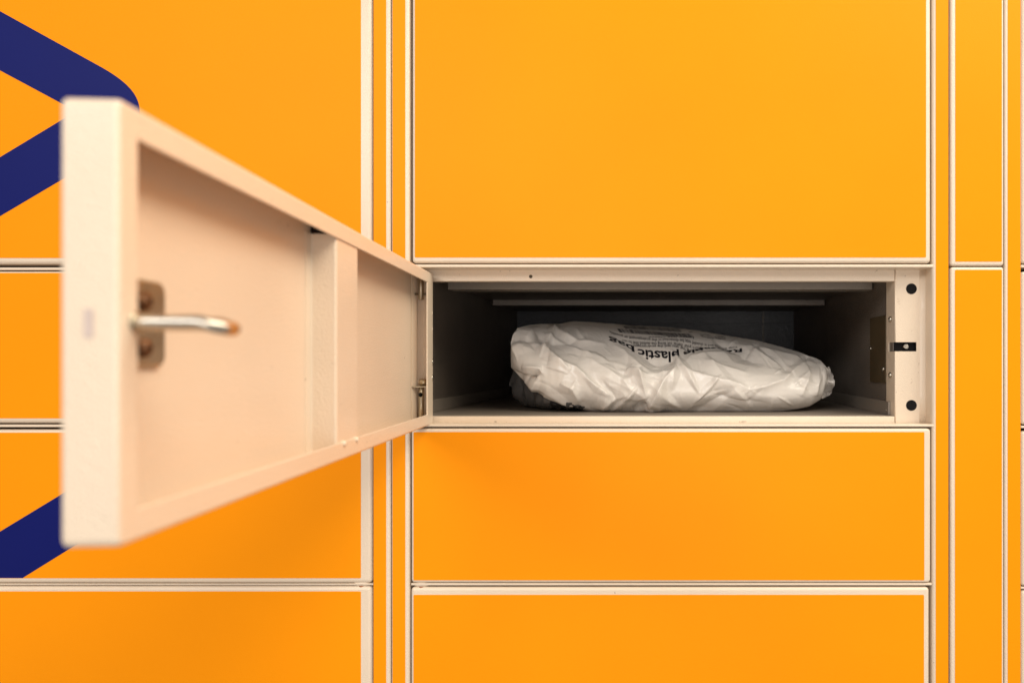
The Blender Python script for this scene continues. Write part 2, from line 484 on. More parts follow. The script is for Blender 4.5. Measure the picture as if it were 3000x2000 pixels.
# olive lock cover on the right wall
kk = 1.075
x0 = WX - 6
V, F, sm = ringmesh([(150, 317, -66, 146, 5, 0, False), (150, 317, -66, 146, 5, 4, False)], lambda a, b, z: front(WX - 1 - b, a, z))
obj('lock_cover', V, F, M['plate'], cen, False)
dome('cover_screw', front(WX - 5.5, 306, 45), (-1, 0, 0), 6 * S, 4 * S, M['steel'], cen)
dome('cover_screw', front(WX - 5.5, 166, -22), (-1, 0, 0), 8 * S, 5 * S, M['steel'], cen)
# back wall vertical fold seam
boxm('back_seam', 560, 566, BK - 8, BK - 2, FZ + 2, CZL - 4, M['linerwall'], cen)
boxm('back_seam', -WX + 3, WX - 3, BK - 8, BK - 2, 196, 202, M['back'], cen)

# ---- narrow cabinet and far right cabinet
nar = empty('locker_cabinet', (X(2880), 0.02, Z(1040)), 'narrow orange locker column with tall slim doors between the wider columns', 'locker')
closed_door(nar, 2785, 2941.5, -640, 778.6, 2798.5, 2935, -630, 766.5, be=7, rc=8)
closed_door(nar, 2785, 2941.5, 781.8, 3600, 2797.5, 2935, 790.5, 3590, be=7, rc=8)
closed_door(nar, 2785, 2941.5, -1500, -648, 2798.5, 2935, -1490, -660, be=7, rc=8)
post(nar, 2944, 2990.5, 2952, 2989.5, be=6)
boxm('cabinet_body', 2781.5 - CX, 2990 - CX, 101, 1700, -2500, 2500, M['dark'], nar)
far = empty('locker_cabinet', (X(3780), 0.02, Z(1040)), 'orange locker column at the right edge, only a cream sliver of its doors showing', 'locker')
for (y0, y1) in ((-640, 771.5), (795, 1243), (1263, 1716), (1730, 2180), (2190, 3600), (-1500, -648)):
    closed_door(far, 2993, 4520, y0, y1, 3009, 4500, y0 + 14, y1 - 15, be=9, rc=8)
for (y0, y1) in ((775.5, 783.5), (1247, 1254), (1719, 1725)):
    rail(far, 2992.5, 4524, y0, y1)
post(far, 4526, 4590, 4536, 4588)
boxm('cabinet_body', 2992 - CX, 4588 - CX, 101, 1700, -2500, 2500, M['dark'], far)
for o in (cab, cen, nar, far): o['group'] = 'columns of the parcel locker wall'

# ------------------------------------------------------------------ the open door
Hx, Hd = -664.0, 44.0
ux, ud = 0.0862, -0.99628          # along the door, from the hinge to the free edge (x, depth)
nx, nd = -0.99628, -0.0862         # from the inner side to the printed outer side
W, T = 1511.0, 55.0
ZT, ZB = 263.0, -185.0
def dfn(a, b, z): return front(Hx + ux * a + nx * b, Hd + ud * a + nd * b, z)

e = 5.0
R = []
# outer face, rounded edge, side wall, rounded edge, inward lip, lip return, pan floor
def ri(q, d, s, r=None): R.append((0 + q, W - q, ZB + q, ZT - q, max((9 - q) if r is None else r, 0.4), d, s))
ri(6, T, False); ri(5.2, T, True)
for i in range(1, 5):
    a = math.radians(90 * i / 5); ri(e * (1 - math.sin(a)), T - e * (1 - math.cos(a)), True)
ri(0, T - e, False); ri(0, e, True)
for i in range(1, 6):
    a = math.radians(90 * i / 5); ri(e * (1 - math.cos(a)), e * (1 - math.sin(a)), True)
ri(e + 0.4, 0, False)
LH, LF, LV = 78.0, 33.0, 33.0       # lip widths: hinge side, free side, top and bottom
def li(g, d, s, r=2.0): R.append((LH + g, W - LF - g, ZB + LV + g, ZT - LV - g, r, d, s))
li(-1.6, 0, True); li(-0.4, 0.5, True); li(0, 1.8, False); li(0, 3.2, False)
R.append((5, W - 4, ZB + 4, ZT - 4, 3, 3.4, False))
R.append((5, W - 4, ZB + 4, ZT - 4, 3, T - 4, False))
V, F, sm = ringmesh(R, dfn, cap0=True, cap1=True)
door = obj('locker_door', V, F, M['paint'], cen, sm)
door['label'] = 'cream compartment door standing open, its bare inner side with latch loop and hinge pins showing'
bm = bmesh.new(); bm.from_mesh(door.data); bmesh.ops.recalc_face_normals(bm, faces=bm.faces); bm.to_mesh(door.data); bm.free()
V, F, sm = ringmesh([(12, W - 14, ZB + 13, ZT - 13, 3, T + 0.2, False), (12, W - 14, ZB + 13, ZT - 13, 3, T + 1.0, False)], dfn)
obj('orange_film', V, F, M['film'], door, False)

# hat-shaped stiffener across the door (measured from the free edge: 669..793)
a1, a0 = W - 658, W - 788
def hat(z0, z1):
    prof = [(a0 - 26, T - 4.6), (a0 - 2, T - 5.5), (a0, T - 8), (a0 + 0.5, 7), (a0 + 2.5, 4.5), (a0 + 5, 4), (a1 - 5, 4), (a1 - 2.5, 4.5), (a1 - 0.5, 7), (a1, T - 8), (a1 + 2, T - 5.5), (a1 + 24, T - 4.6)]
    V, F = [], []
    for (a, b) in prof: V.append(dfn(a, b, z0)); V.append(dfn(a, b, z1))
    for i in range(len(prof) - 1): F.append((2 * i, 2 * i + 2, 2 * i + 3, 2 * i + 1))
    return V, F
V, F = hat(ZB + 5, 238)
st = obj('stiffener', V, F, M['paint'], door, False)
sd = st.modifiers.new('thickness', 'SOLIDIFY'); sd.thickness = 2 * S; sd.offset = 0
bv = st.modifiers.new('bevel', 'BEVEL'); bv.width = 1.2 * S; bv.segments = 2; bv.limit_method = 'ANGLE'
V, F, sm = ringmesh([(a0 + 4, a1 - 1, 238.5, 257, 1, 9, False), (a0 + 4, a1 - 1, 238.5, 257, 1, T - 5, False)], dfn)
obj('rib_gap_shade', V, F, M['rubber_shade'], door, False)  # black block put in as the dark shade of the gap above the stiffener
# weld beads at its foot
for aw in (a0 + 20, a0 + 96):
    dome('weld_bead', dfn(aw, 2.0, ZB + LV - 6), tuple(Vector(dfn(0, -1, 6)) - Vector(dfn(0, 0, 0))), 6 * S, 9 * S, M['paint'], door)

# latch plate, screws and striker loop near the free edge
V, F, sm = ringmesh([(W - 166, W - 50, -6, 95, 12, T - 5, False), (W - 166, W - 50, -6, 95, 12, T - 9, True), (W - 163, W - 53, -3, 92, 10, T - 12, False)], dfn)
pl = obj('latch_plate', V, F, M['zinc'], door, sm)
inn = tuple(-Vector(dfn(0, 1, 0)) + Vector(dfn(0, 0, 0)))
for zz in (70, 16):
    dome('screw', dfn(W - 118, T - 12, zz), inn, 11 * S, 9 * S, M['rust'], door, socket=4 * S)
pts = []
wn, wf, ext, zr = 27.0, 70.0, 85.0, 41.0
rb = (wf - wn) / 2
for i in range(8): pts.append((W - wn, 30 - (ext - rb + 30) * i / 8, zr))
for i in range(17):
    a = math.pi * i / 16
    pts.append((W - (wn + wf) / 2 + rb * math.cos(a), -(ext - rb) - rb * math.sin(a), zr - 6.0 * math.sin(a)))
for i in range(1, 9): pts.append((W - wf, -(ext - rb) + (ext - rb + 30) * i / 8, zr))
tube('striker_loop', [dfn(a, b, z) for a, b, z in pts], 7.4 * S, M['steel'], door, n=20)
cyl('loop_collar', dfn(W - wn, 1.5, zr), dfn(W - wn, -3, zr), 10.5 * S, M['zinc'], door, bev=1 * S)

# small punched slot in the narrow free end face
def endfn(a, b, z): return dfn(W + b, a, z)
V, F, sm = ringmesh([(T * 0.42, T * 0.58, 24, 53, 2.5, 0.05, False), (T * 0.42, T * 0.58, 24, 53, 2.5, 1.2, False)], endfn)
obj('punched_slot', V, F, M['slot'], door, False)  # thin slab, its darker pinkish colour marks the slot

# hinge pins and fittings
bp_ = 26.0
def pin(z0, z1, a, r=7.6): return cyl('hinge_pin', dfn(a, bp_, z0), dfn(a, bp_, z1), r * S, M['zinc'], door, bev=1.2 * S)
ap = W - 1467
def dz(py, k=0.995): return (CZ - py) * k
# a folded channel holding the pins
prof = [(ap + 12, T - 4.5), (ap - 5, T - 12), (ap - 12, T - 14)]
V, F = [], []
for (a, b) in prof: V.append(dfn(a, b, ZB + 6)); V.append(dfn(a, b, ZT - 6))
for i in range(2): F.append((2 * i, 2 * i + 2, 2 * i + 3, 2 * i + 1))
ch = obj('hinge_channel', V, F, M['paint'], door, False)
sd = ch.modifiers.new('thickness', 'SOLIDIFY'); sd.thickness = 2 * S; sd.offset = 0
pin(dz(877), ZT - 6, ap)
cyl('cross_pin', dfn(ap, bp_ + 17, dz(861)), dfn(ap, bp_ - 15, dz(861)), 3.2 * S, M['zinc'], door)
pin(ZB + 6, dz(1132), ap - 3)
V, F, sm = ringmesh([(ap - 22, ap + 14, dz(1134), dz(1131), 0.5, bp_ + 22, False), (ap - 22, ap + 14, dz(1134), dz(1131), 0.5, bp_ - 20, False)], dfn)
obj('pin_flange', V, F, M['zinc'], door, False)
cyl('pin_knob', dfn(ap - 4, bp_ + 6, dz(1120)), dfn(ap - 4, bp_ - 16, dz(1120)), 10 * S, M['knob'], door, bev=4 * S)
dome('screw', dfn(ap + 6, bp_, dz(1156)), tuple(Vector(dfn(1, -0.9, 0)) - Vector(dfn(0, 0, 0))), 6.5 * S, 3.5 * S, M['rubber_shade'], door, socket=2.2 * S)
for zz in (dz(1060, 1.017), dz(1106, 1.017)):
    dome('rivet', dfn(9, 0.3, zz), inn, 8.5 * S, 4 * S, M['steel'], door)
for zz in (dz(918, 1.017), dz(965, 1.017)):
    dome('paint_blister', dfn(12, 0.2, zz), inn, 5 * S, 1.4 * S, M['paint'], door)

# ------------------------------------------------------------------ parcels
rng = np.random.RandomState(7)
def interp(x, pts):
    pts = np.array(pts, float)
    return np.interp(x, pts[:, 0], pts[:, 1])

def relax(P, B, rest, iters, pull, smooth, pin_mask, floor=None):
    """lets a slightly too large sheet buckle on the body of the parcel (P: positions, B: body)"""
    rh, rv, rd1, rd2 = rest
    def solve(a, b, r, wgt=0.5):
        d = b - a
        L = np.sqrt((d * d).sum(-1)) + 1e-9
        c = (d * ((L - r) / L * wgt)[..., None])
        a += c; b -= c
    for it in range(iters):
        if smooth > 0:
            L = np.zeros_like(P)
            L[1:-1, 1:-1] = (P[:-2, 1:-1] + P[2:, 1:-1] + P[1:-1, :-2] + P[1:-1, 2:]) / 4 - P[1:-1, 1:-1]
            P += L * smooth
        for o in (0, 1):
            n = (P.shape[0] - o) // 2
            solve(P[o:o + 2 * n:2], P[o + 1:o + 1 + 2 * n:2][:n], rh[o:o + 2 * n:2][:n])
            n = (P.shape[1] - o) // 2
            solve(P[:, o:o + 2 * n:2], P[:, o + 1:o + 1 + 2 * n:2][:, :n], rv[:, o:o + 2 * n:2][:, :n])
        for o in (0, 1):
            n = (P.shape[0] - o) // 2
            A, Bb = P[o:o + 2 * n:2], P[o + 1:o + 1 + 2 * n:2]
            solve(A[:, :-1], Bb[:, 1:], rd1[o:o + 2 * n:2][:n], 0.25)
            solve(A[:, 1:], Bb[:, :-1], rd2[o:o + 2 * n:2][:n], 0.25)
        P += (B - P) * pull
        if floor is not None: P[..., 2] = np.maximum(P[..., 2], floor)
        P[pin_mask] = B[pin_mask]
    return P
def rests(B, ex):
    d = lambda a, b: np.sqrt(((a - b) ** 2).sum(-1))
    return (d(B[1:], B[:-1]) * ex, d(B[:, 1:], B[:, :-1]) * ex, d(B[1:, 1:], B[:-1, :-1]) * ex, d(B[1:, :-1], B[:-1, 1:]) * ex)
def resize(A, n, m):
    i = np.linspace(0, A.shape[0] - 1, n); j = np.linspace(0, A.shape[1] - 1, m)
    i0 = np.minimum(i.astype(int), A.shape[0] - 2); j0 = np.minimum(j.astype(int), A.shape[1] - 2)
    fi = (i - i0)[:, None, None]; fj = (j - j0)[None, :, None]
    return (A[i0][:, j0] * (1 - fi) * (1 - fj) + A[i0 + 1][:, j0] * fi * (1 - fj) + A[i0][:, j0 + 1] * (1 - fi) * fj + A[i0 + 1][:, j0 + 1] * fi * fj)
def normals(P):
    du = np.gradient(P, axis=0); dv = np.gradient(P, axis=1)
    n = np.cross(du, dv); n /= (np.sqrt((n ** 2).sum(-1, keepdims=True)) + 1e-12)
    return n

FLOOR = -162.6
bot = [(1496, 1075), (1506, 1084), (1527, 1108), (1567, 1145), (1614, 1173), (1656, 1188), (1730, 1205), (1800, 1207), (1871, 1207), (1997, 1209), (2184, 1209), (2254, 1208), (2336, 1198), (2371, 1190), (2404, 1170), (2414, 1140), (2424, 1118)]
top = [(1496, 1005), (1502, 976), (1513, 962), (1543, 953), (1590, 948), (1637, 949), (1674, 941), (1730, 943), (1801, 948), (1847, 953), (1950, 958), (2043, 967), (2125, 982), (2219, 997), (2301, 1019), (2347, 1033), (2403, 1054), (2421, 1073), (2424, 1080)]
kp = [(0, 1.125), (0.08, 1.098), (0.2, 1.086), (0.36, 1.088), (0.52, 1.10), (0.66, 1.13), (0.8, 1.165), (0.92, 1.205), (1, 1.25)]
KM = 1.15
XL, XR = (1497 - CX) * KM, (2424 - CX) * KM
_kt = np.linspace(-0.3, 1.3, 321)
_kv = np.interp(np.clip(_kt, 0, 1), [p[0] for p in kp], [p[1] for p in kp]) + np.where(_kt > 1, (_kt - 1) * 0.55, 0) + np.where(_kt < 0, -_kt * 0.3, 0)
_kg = np.exp(-0.5 * (np.arange(-30, 31) / 11.0) ** 2); _kv = np.convolve(np.pad(_kv, 30, mode='edge'), _kg / _kg.sum(), 'valid')
def kof(s, t):
    g = (1 - np.abs(2 * s - 1) ** 5) ** 0.55
    k = np.interp(t, _kt, _kv)
    return KM + (k - KM) * g
def body(ns, nt):
    s = np.linspace(0, 1, ns)[:, None] * np.ones((1, nt)); t = np.linspace(0, 1, nt)[None, :] * np.ones((ns, 1))
    k = kof(s, t)
    x = XL + (XR - XL) * s
    yb = interp(CX + x / kof(s, t * 0), bot); yt = interp(CX + x / kof(s, t * 0 + 1), top)
    py = yb + (yt - yb) * t
    z = (CZ - py) * k
    return np.stack([x, (k - 1) * 2212, z], -1)
NS, NT = 440, 170
def strokes(B, ns, nt, L):
    """named folds of the film: polylines on the sheet (photo-like plan of ridges), amplitude, width"""
    s = np.linspace(0, 1, ns)[:, None] * np.ones((1, nt)); t = np.linspace(0, 1, nt)[None, :] * np.ones((ns, 1))
    k = 1 + B[..., 1] / 2212
    qx = CX + B[..., 0] / k; qy = CZ - B[..., 2] / k
    H = np.zeros((ns, nt))
    for (pl, amp, w1, w2) in L:
        best = np.full((ns, nt), 1e9); side = np.zeros((ns, nt)); fade = np.zeros((ns, nt))
        tot = sum(math.dist(pl[i], pl[i + 1]) for i in range(len(pl) - 1)); acc = 0
        for i in range(len(pl) - 1):
            (x0, y0), (x1, y1) = pl[i], pl[i + 1]
            dx, dy = x1 - x0, y1 - y0; l2 = dx * dx + dy * dy; l = math.sqrt(l2)
            tt = np.clip(((qx - x0) * dx + (qy - y0) * dy) / l2, 0, 1)
            ex, ey = qx - (x0 + tt * dx), qy - (y0 + tt * dy)
            dd = np.sqrt(ex * ex + ey * ey)
            sd = np.sign(ex * dy - ey * dx)
            m = dd < best
            best = np.where(m, dd, best); side = np.where(m, sd, side)
            u = (acc + tt * l) / tot
            fade = np.where(m, np.clip(4 * u * (1 - u), 0, 1) ** 0.6 * 0.9 + 0.1, fade)
            acc += l
        w = np.where(side > 0, w1, w2)
        H += amp * fade * np.exp(-(best / w) ** 1.15)
    return H
FOLDS = [
 ([(1590, 1010), (1612, 1040), (1655, 1076), (1672, 1090)], 9, 6, 22),
 ([(1834, 1082), (1872, 1097), (1884, 1125), (1897, 1161)], 10, 8, 18),
 ([(1985, 1080), (1951, 1112), (1913, 1163), (1880, 1207)], 12, 22, 9),
 ([(1990, 1078), (2010, 1088), (2105, 1117), (2163, 1126), (2197, 1142)], 9, 9, 20),
 ([(2197, 1142), (2240, 1135), (2297, 1117), (2330, 1085), (2357, 1065)], 8, 20, 8),
 ([(2200, 1024), (2240, 1050), (2297, 1080)], 8, 8, 16),
 ([(2357, 1060), (2370, 1100), (2345, 1160)], 6, 10, 14),
 ([(2000, 1066), (2025, 1044), (2075, 1036), (2180, 1036)], 5, 10, 20),
 ([(1797, 1010), (1830, 1030), (1855, 1058), (1900, 1092)], 6, 14, 8),
 ([(1880, 1040), (1930, 1062), (1980, 1050)], -9, 22, 22),
 ([(1870, 1000), (1950, 1005), (2020, 1015)], -5, 20, 14),
 ([(1541, 1108), (1560, 1105), (1582, 1086)], -16, 5, 8),
 ([(1530, 1075), (1560, 1078), (1590, 1082)], 9, 8, 12),
 ([(1609, 1055), (1688, 1080), (1755, 1136)], 9, 7, 20),
 ([(1642, 1122), (1680, 1138), (1701, 1176)], 7, 8, 14),
 ([(1700, 1045), (1760, 1075), (1820, 1110), (1860, 1150)], 7, 12, 16),
 ([(1897, 1176), (1880, 1190), (1855, 1206)], -13, 9, 9),
 ([(1915, 1190), (1900, 1207)], 8, 8, 10),
 ([(1560, 970), (1600, 1000), (1660, 1005), (1720, 985)], -7, 16, 16),
 ([(1620, 960), (1700, 1000), (1780, 1010)], 6, 12, 8),
 ([(2080, 1150), (2160, 1175), (2260, 1185)], -6, 18, 20),
 ([(2060, 1060), (2130, 1080), (2190, 1095)], 5, 8, 14),
 ([(1760, 1190), (1820, 1160), (1860, 1150)], 6, 10, 16),
 ([(2400, 1060), (2395, 1110), (2390, 1160)], 5, 6, 10),
 ([(1508, 968), (1506, 1015), (1516, 1060)], 2.6, 2, 2),
]
def tent_folds(ns, nt, B, L):
    """sharp-edged creases: each one a low roof-shaped ridge or valley on the sheet"""
    k = 1 + B[..., 1] / 2212
    qx = CX + B[..., 0] / k; qy = CZ - B[..., 2] / k
    H = np.zeros(qx.shape)
    for (x0, y0, x1, y1, amp, w1, w2) in L:
        dx, dy = x1 - x0, y1 - y0; l = math.hypot(dx, dy); dx /= l; dy /= l
        u = ((qx - x0) * dx + (qy - y0) * dy) / l
        dd = (qx - x0) * dy - (qy - y0) * dx
        tp = np.clip(1 - np.abs(2 * u - 1), 0, 1)
        w = np.where(dd > 0, w1, w2) * (0.25 + 0.75 * tp)
        H += amp * np.minimum(tp * 2.2, 1) * np.clip(1 - np.abs(dd) / w, 0, 1)
    return H
_r = random.Random(5)
RANDF = []
def add_fold(n, lmin, lmax, amin, amax, wmin, wmax):
    for _ in range(n):
        x = _r.uniform(1500, 2420); y = _r.uniform(965, 1205)
        if 1790 < x < 2160 and y < 1045:
            continue
        if x < 1880: base_a = _r.choice((38, 55, 20, -60))
        elif x < 2080: base_a = _r.choice((-55, 30, 70, -25))
        else: base_a = _r.choice((32, -28, -55, 25))
        a = math.radians(base_a + _r.gauss(0, 13))
        l = _r.uniform(lmin, lmax); dx, dy = l / 2 * math.cos(a), l / 2 * math.sin(a)
        w = _r.uniform(wmin, wmax); asym = _r.uniform(0.3, 1.0)
        w1, w2 = (w, w * asym) if _r.random() < 0.5 else (w * asym, w)
        RANDF.append((x - dx, y - dy, x + dx, y + dy, _r.choice((1, 1, -1)) * _r.uniform(amin, amax), w1, w2))
add_fold(44, 80, 240, 6.0, 14.0, 18, 48)
add_fold(38, 35, 110, 1.8, 4.0, 7, 18)
add_fold(36, 14, 50, 0.7, 1.6, 3, 8)
P = body(110, 43)
B = P.copy()
nrm = normals(P)
sgn = 1.0 if nrm[55, 10, 1] < 0 else -1.0
def blur_noise(ns, nt, c):
    a = rng.randn(ns // c + 2, nt // c + 2, 1)
    return resize(a, ns, nt)[..., 0]
def pinmask(ns, nt):
    m = np.zeros((ns, nt), bool); m[:, 0] = True; m[:, -1] = True; m[0] = True; m[-1] = True
    return m
P = P + nrm * sgn * (blur_noise(110, 43, 6) * 2.2)[..., None]
P = relax(P, B.copy(), rests(B, 1.03), 90, 0.02, 0.08, pinmask(110, 43), FLOOR)
P = resize(P, NS, NT)
Bf = body(NS, NT)
D_ = P - Bf
for _ in range(26):
    D_[1:-1, 1:-1] = D_[1:-1, 1:-1] * 0.2 + 0.2 * (D_[:-2, 1:-1] + D_[2:, 1:-1] + D_[1:-1, :-2] + D_[1:-1, 2:])
P = Bf + D_ * 1.5
n2 = normals(Bf)
H = strokes(Bf, NS, NT, FOLDS) * 1.9 + tent_folds(NS, NT, Bf, RANDF)
s_ = np.linspace(0, 1, NS)[:, None]; t_ = np.linspace(0, 1, NT)[None]
edge = np.clip(t_ / 0.05, 0, 1) * np.clip((1 - t_) / 0.06, 0.12, 1) * np.clip(s_ / 0.015, 0.15, 1) * np.clip((1 - s_) / 0.02, 0.1, 1)
P = P + n2 * sgn * (H * edge)[..., None]
k_ = 1 + Bf[..., 1] / 2212                     # the printed area is stretched flatter than the rest
qx_ = CX + Bf[..., 0] / k_; qy_ = CZ - Bf[..., 2] / k_
wp = np.clip(1.3 - np.sqrt(((qx_ - 1925) / 175) ** 2 + ((qy_ - 990) / 48) ** 2), 0, 0.75)
P = P + (Bf - P) * wp[..., None]
P[..., 2] = np.maximum(P[..., 2], FLOOR)
for _ in range(1):
    L_ = np.zeros_like(P)
    L_[1:-1, 1:-1] = (P[:-2, 1:-1] + P[2:, 1:-1] + P[1:-1, :-2] + P[1:-1, 2:]) / 4 - P[1:-1, 1:-1]
    P += L_ * 0.6
FRONT = P
NF = normals(FRONT) * sgn

# back of the parcel: closes the body behind and underneath
NBK = 40
back = []
for j in range(1, NBK):
    r = j / NBK
    s = np.linspace(0, 1, NS)
    g = (1 - np.abs(2 * s - 1) ** 5) ** 0.55
    a, b = FRONT[:, -1], FRONT[:, 0]
    dep = np.sin(math.pi * r) ** 0.6 * 330 * g
    zt, zb = a[:, 2], b[:, 2]
    w = 0.5 - 0.5 * math.cos(math.pi * r)
    z = zt + (zb - zt) * w
    lum = (blur_noise(NS, 12, 8)[:, 5]) * 2.5 * math.sin(math.pi * r)
    y = a[:, 1] + (b[:, 1] - a[:, 1]) * r + dep + lum
    z = np.maximum(z + lum * 0.5, FLOOR)
    back.append(np.stack([a[:, 0], y, z], -1))
full = np.concatenate([FRONT] + [q[:, None] for q in back], axis=1)
nt_all = full.shape[1]
verts = (full.reshape(-1, 3) * S)
ii, jj = np.meshgrid(np.arange(NS - 1), np.arange(nt_all), indexing='ij')
a = ii * nt_all + jj; b = (ii + 1) * nt_all + jj
a2 = ii * nt_all + (jj + 1) % nt_all; b2 = (ii + 1) * nt_all + (jj + 1) % nt_all
faces = np.stack([a, b, b2, a2], -1).reshape(-1, 4).tolist()
base = (X(1960), 0.25 * 0 + 0.11, FLOOR * S)
bag = empty('parcel_bag', base, 'crumpled white plastic mailing bag with upside-down black print lying in the open compartment', 'parcel')
o = obj('bag_body', verts.tolist(), faces, M['bag'], bag, True)

def surf(px, py, off=1.0):
    """point of the printed sheet"""
    t = 0.6; k = 1.13
    s = (px - CX) * k
    for _ in range(12):
        x = (px - CX) * k
        s = min(max((x - XL) / (XR - XL), 0), 1)
        yb = interp(px, bot); yt = interp(px, top)
        t = min(max((py - yb) / (yt - yb), 0), 1)
        k = float(kof(np.array(s), np.array(t)))
    fi = s * (NS - 1); fj = t * (NT - 1)
    i = min(int(fi), NS - 2); j = min(int(fj), NT - 2); u, v = fi - i, fj - j
    def bl(A): return A[i, j] * (1 - u) * (1 - v) + A[i + 1, j] * u * (1 - v) + A[i, j + 1] * (1 - u) * v + A[i + 1, j + 1] * u * v
    p = bl(FRONT) + bl(NF) * off
    return (p[0] * S, p[1] * S, p[2] * S)

def cut_and_lay(bm, name, parent, sx=2.5, sy=2.0):
    xs = [v.co.x for v in bm.verts]; ys = [v.co.y for v in bm.verts]
    x = math.floor(min(xs) / sx) * sx + sx
    while x < max(xs):
        bmesh.ops.bisect_plane(bm, geom=bm.verts[:] + bm.edges[:] + bm.faces[:], plane_co=(x, 0, 0), plane_no=(1, 0, 0), dist=1e-5); x += sx
    y = math.floor(min(ys) / sy) * sy + sy
    while y < max(ys):
        bmesh.ops.bisect_plane(bm, geom=bm.verts[:] + bm.edges[:] + bm.faces[:], plane_co=(0, y, 0), plane_no=(0, 1, 0), dist=1e-5); y += sy
    bmesh.ops.triangulate(bm, faces=bm.faces)
    V = [surf(v.co.x, v.co.y) for v in bm.verts]
    bm.verts.index_update()
    F = [tuple(v.index for v in f.verts) for f in bm.faces]
    bm.free()
    return obj(name, V, F, M['ink'], parent, True)

def words_on_bag(words, name='printed_text', bold=0.0, sx=2.5, sy=2.0):
    bmA = bmesh.new()
    for (txt, line) in words:
        cu = bpy.data.curves.new('t', 'FONT'); cu.body = txt; cu.size = 1.0; cu.resolution_u = 3; cu.offset = bold
        co = bpy.data.objects.new('t', cu); C.objects.link(co)
        me = bpy.data.meshes.new_from_object(co)
        bpy.data.objects.remove(co); bpy.data.curves.remove(cu)
        xs = [v.co.x for v in me.vertices]; x0, x1 = min(xs), max(xs)
        L = np.array(sorted(line), float)
        for v in me.vertices:
            f = (v.co.x - x0) / (x1 - x0)
            px = line[0][0] + (line[-1][0] - line[0][0]) * f
            h = np.interp(px, L[:, 0], L[:, 2]); by = np.interp(px, L[:, 0], L[:, 1])
            v.co.z = 0
            v.co.x, v.co.y = px + v.co.y * h * 0.10, by + v.co.y * h
        bmA.from_mesh(me)
        bpy.data.meshes.remove(me)
    return cut_and_lay(bmA, name, bag, sx, sy)
bolds = [('Reusable', [(2174, 1021, 12), (2120, 1019, 8), (2060, 1021, 9), (2002, 1031, 20)]),
         ('plastic', [(1989, 1031, 32), (1930, 1027, 34), (1868, 1023, 30)]),
         ('bag', [(1857, 1015, 26), (1820, 1000, 20), (1783, 988, 19)])]
words_on_bag(bolds, 'printed_text', 0.022)
words_on_bag([('Recycling for you and the environment!!', [(2060, 1024, 4), (2018, 1024, 12), (1990, 1011, 16), (1960, 1009, 12), (1920, 1010, 11), (1880, 1010, 13), (1848, 1008, 13)])], bold=0.006)
words_on_bag([('Return your items: cut along the dotted line to use', [(2060, 1019, 5), (2036, 1017, 13), (2008, 1009, 16), (1975, 1002, 14), (1920, 1001, 12), (1861, 1001, 15), (1822, 995, 8)])], bold=0.006)
words_on_bag([('Keep this bag and it should not be discarded in the environment or possible', [(2160, 1015, 4), (2078, 1011, 9), (2040, 1003, 17), (2008, 994, 15), (1950, 991, 9), (1915, 991, 12), (1880, 987, 14), (1845, 985, 14), (1831, 984, 10), (1800, 975, 9), (1785, 969, 9)])], bold=0.006)
words_on_bag([('Large bag please', [(2032, 987, 10), (2000, 986, 6), (1950, 986, 6), (1900, 985, 7)])], bold=0.006)

def barcode(tops, bots, xs, n, name='barcode'):
    bm = bmesh.new(); rs = random.Random(len(xs) * 7 + n)
    T0, B0 = np.array(tops, float), np.array(bots, float)
    f = 0.0
    while f < 1.0:
        w = rs.choice((0.5, 0.5, 1.0, 1.5)) / n; g = rs.choice((0.5, 0.5, 0.9, 1.2)) / n
        q = []
        for ff, A in ((f, T0), (min(f + w, 1), T0), (min(f + w, 1), B0), (f, B0)):
            q.append(bm.verts.new((A[0][0] + (A[1][0] - A[0][0]) * ff, A[0][1] + (A[1][1] - A[0][1]) * ff, 0)))
        bm.faces.new(q)
        f += w + g
    return cut_and_lay(bm, name, bag, 6, 4)
barcode([(1825, 955), (1986, 963)], [(1833, 963), (1999, 974)], 'ab', 74)
barcode([(1808, 963), (2023, 979)], [(1816, 974), (2033, 990)], 'abc', 98)

def ribbon(lines, w=1.1, name='printed_symbol'):
    bm = bmesh.new()
    for pl in lines:
        for i in range(len(pl) - 1):
            (x0, y0), (x1, y1) = pl[i], pl[i + 1]
            l = math.hypot(x1 - x0, y1 - y0); ax, ay = (x1 - x0) / l, (y1 - y0) / l
            nx_, ny_ = -ay * w / 2, ax * w / 2
            bm.faces.new([bm.verts.new((x0 + nx_, y0 + ny_, 0)), bm.verts.new((x1 + nx_, y1 + ny_, 0)), bm.verts.new((x1 - nx_, y1 - ny_, 0)), bm.verts.new((x0 - nx_, y0 - ny_, 0))])
    return cut_and_lay(bm, name, bag, 4, 3)
ribbon([[(2052, 981), (2076, 982), (2091, 994), (2074, 990), (2056, 987), (2052, 981)], [(2074, 983), (2079, 992)], [(2060, 982), (2057, 987)]])
ribbon([[(2110 + 15 * math.cos(a), 991 + 4.2 * math.sin(a) + 0.1 * 15 * math.cos(a)) for a in [i * math.pi / 10 for i in range(21)]], [(2102, 988), (2110, 993), (2118, 989), (2110, 987), (2104, 992)], [(2092, 989), (2100, 991)]])
ribbon([[(2017, 973), (2029, 973.5)]], 1.6)

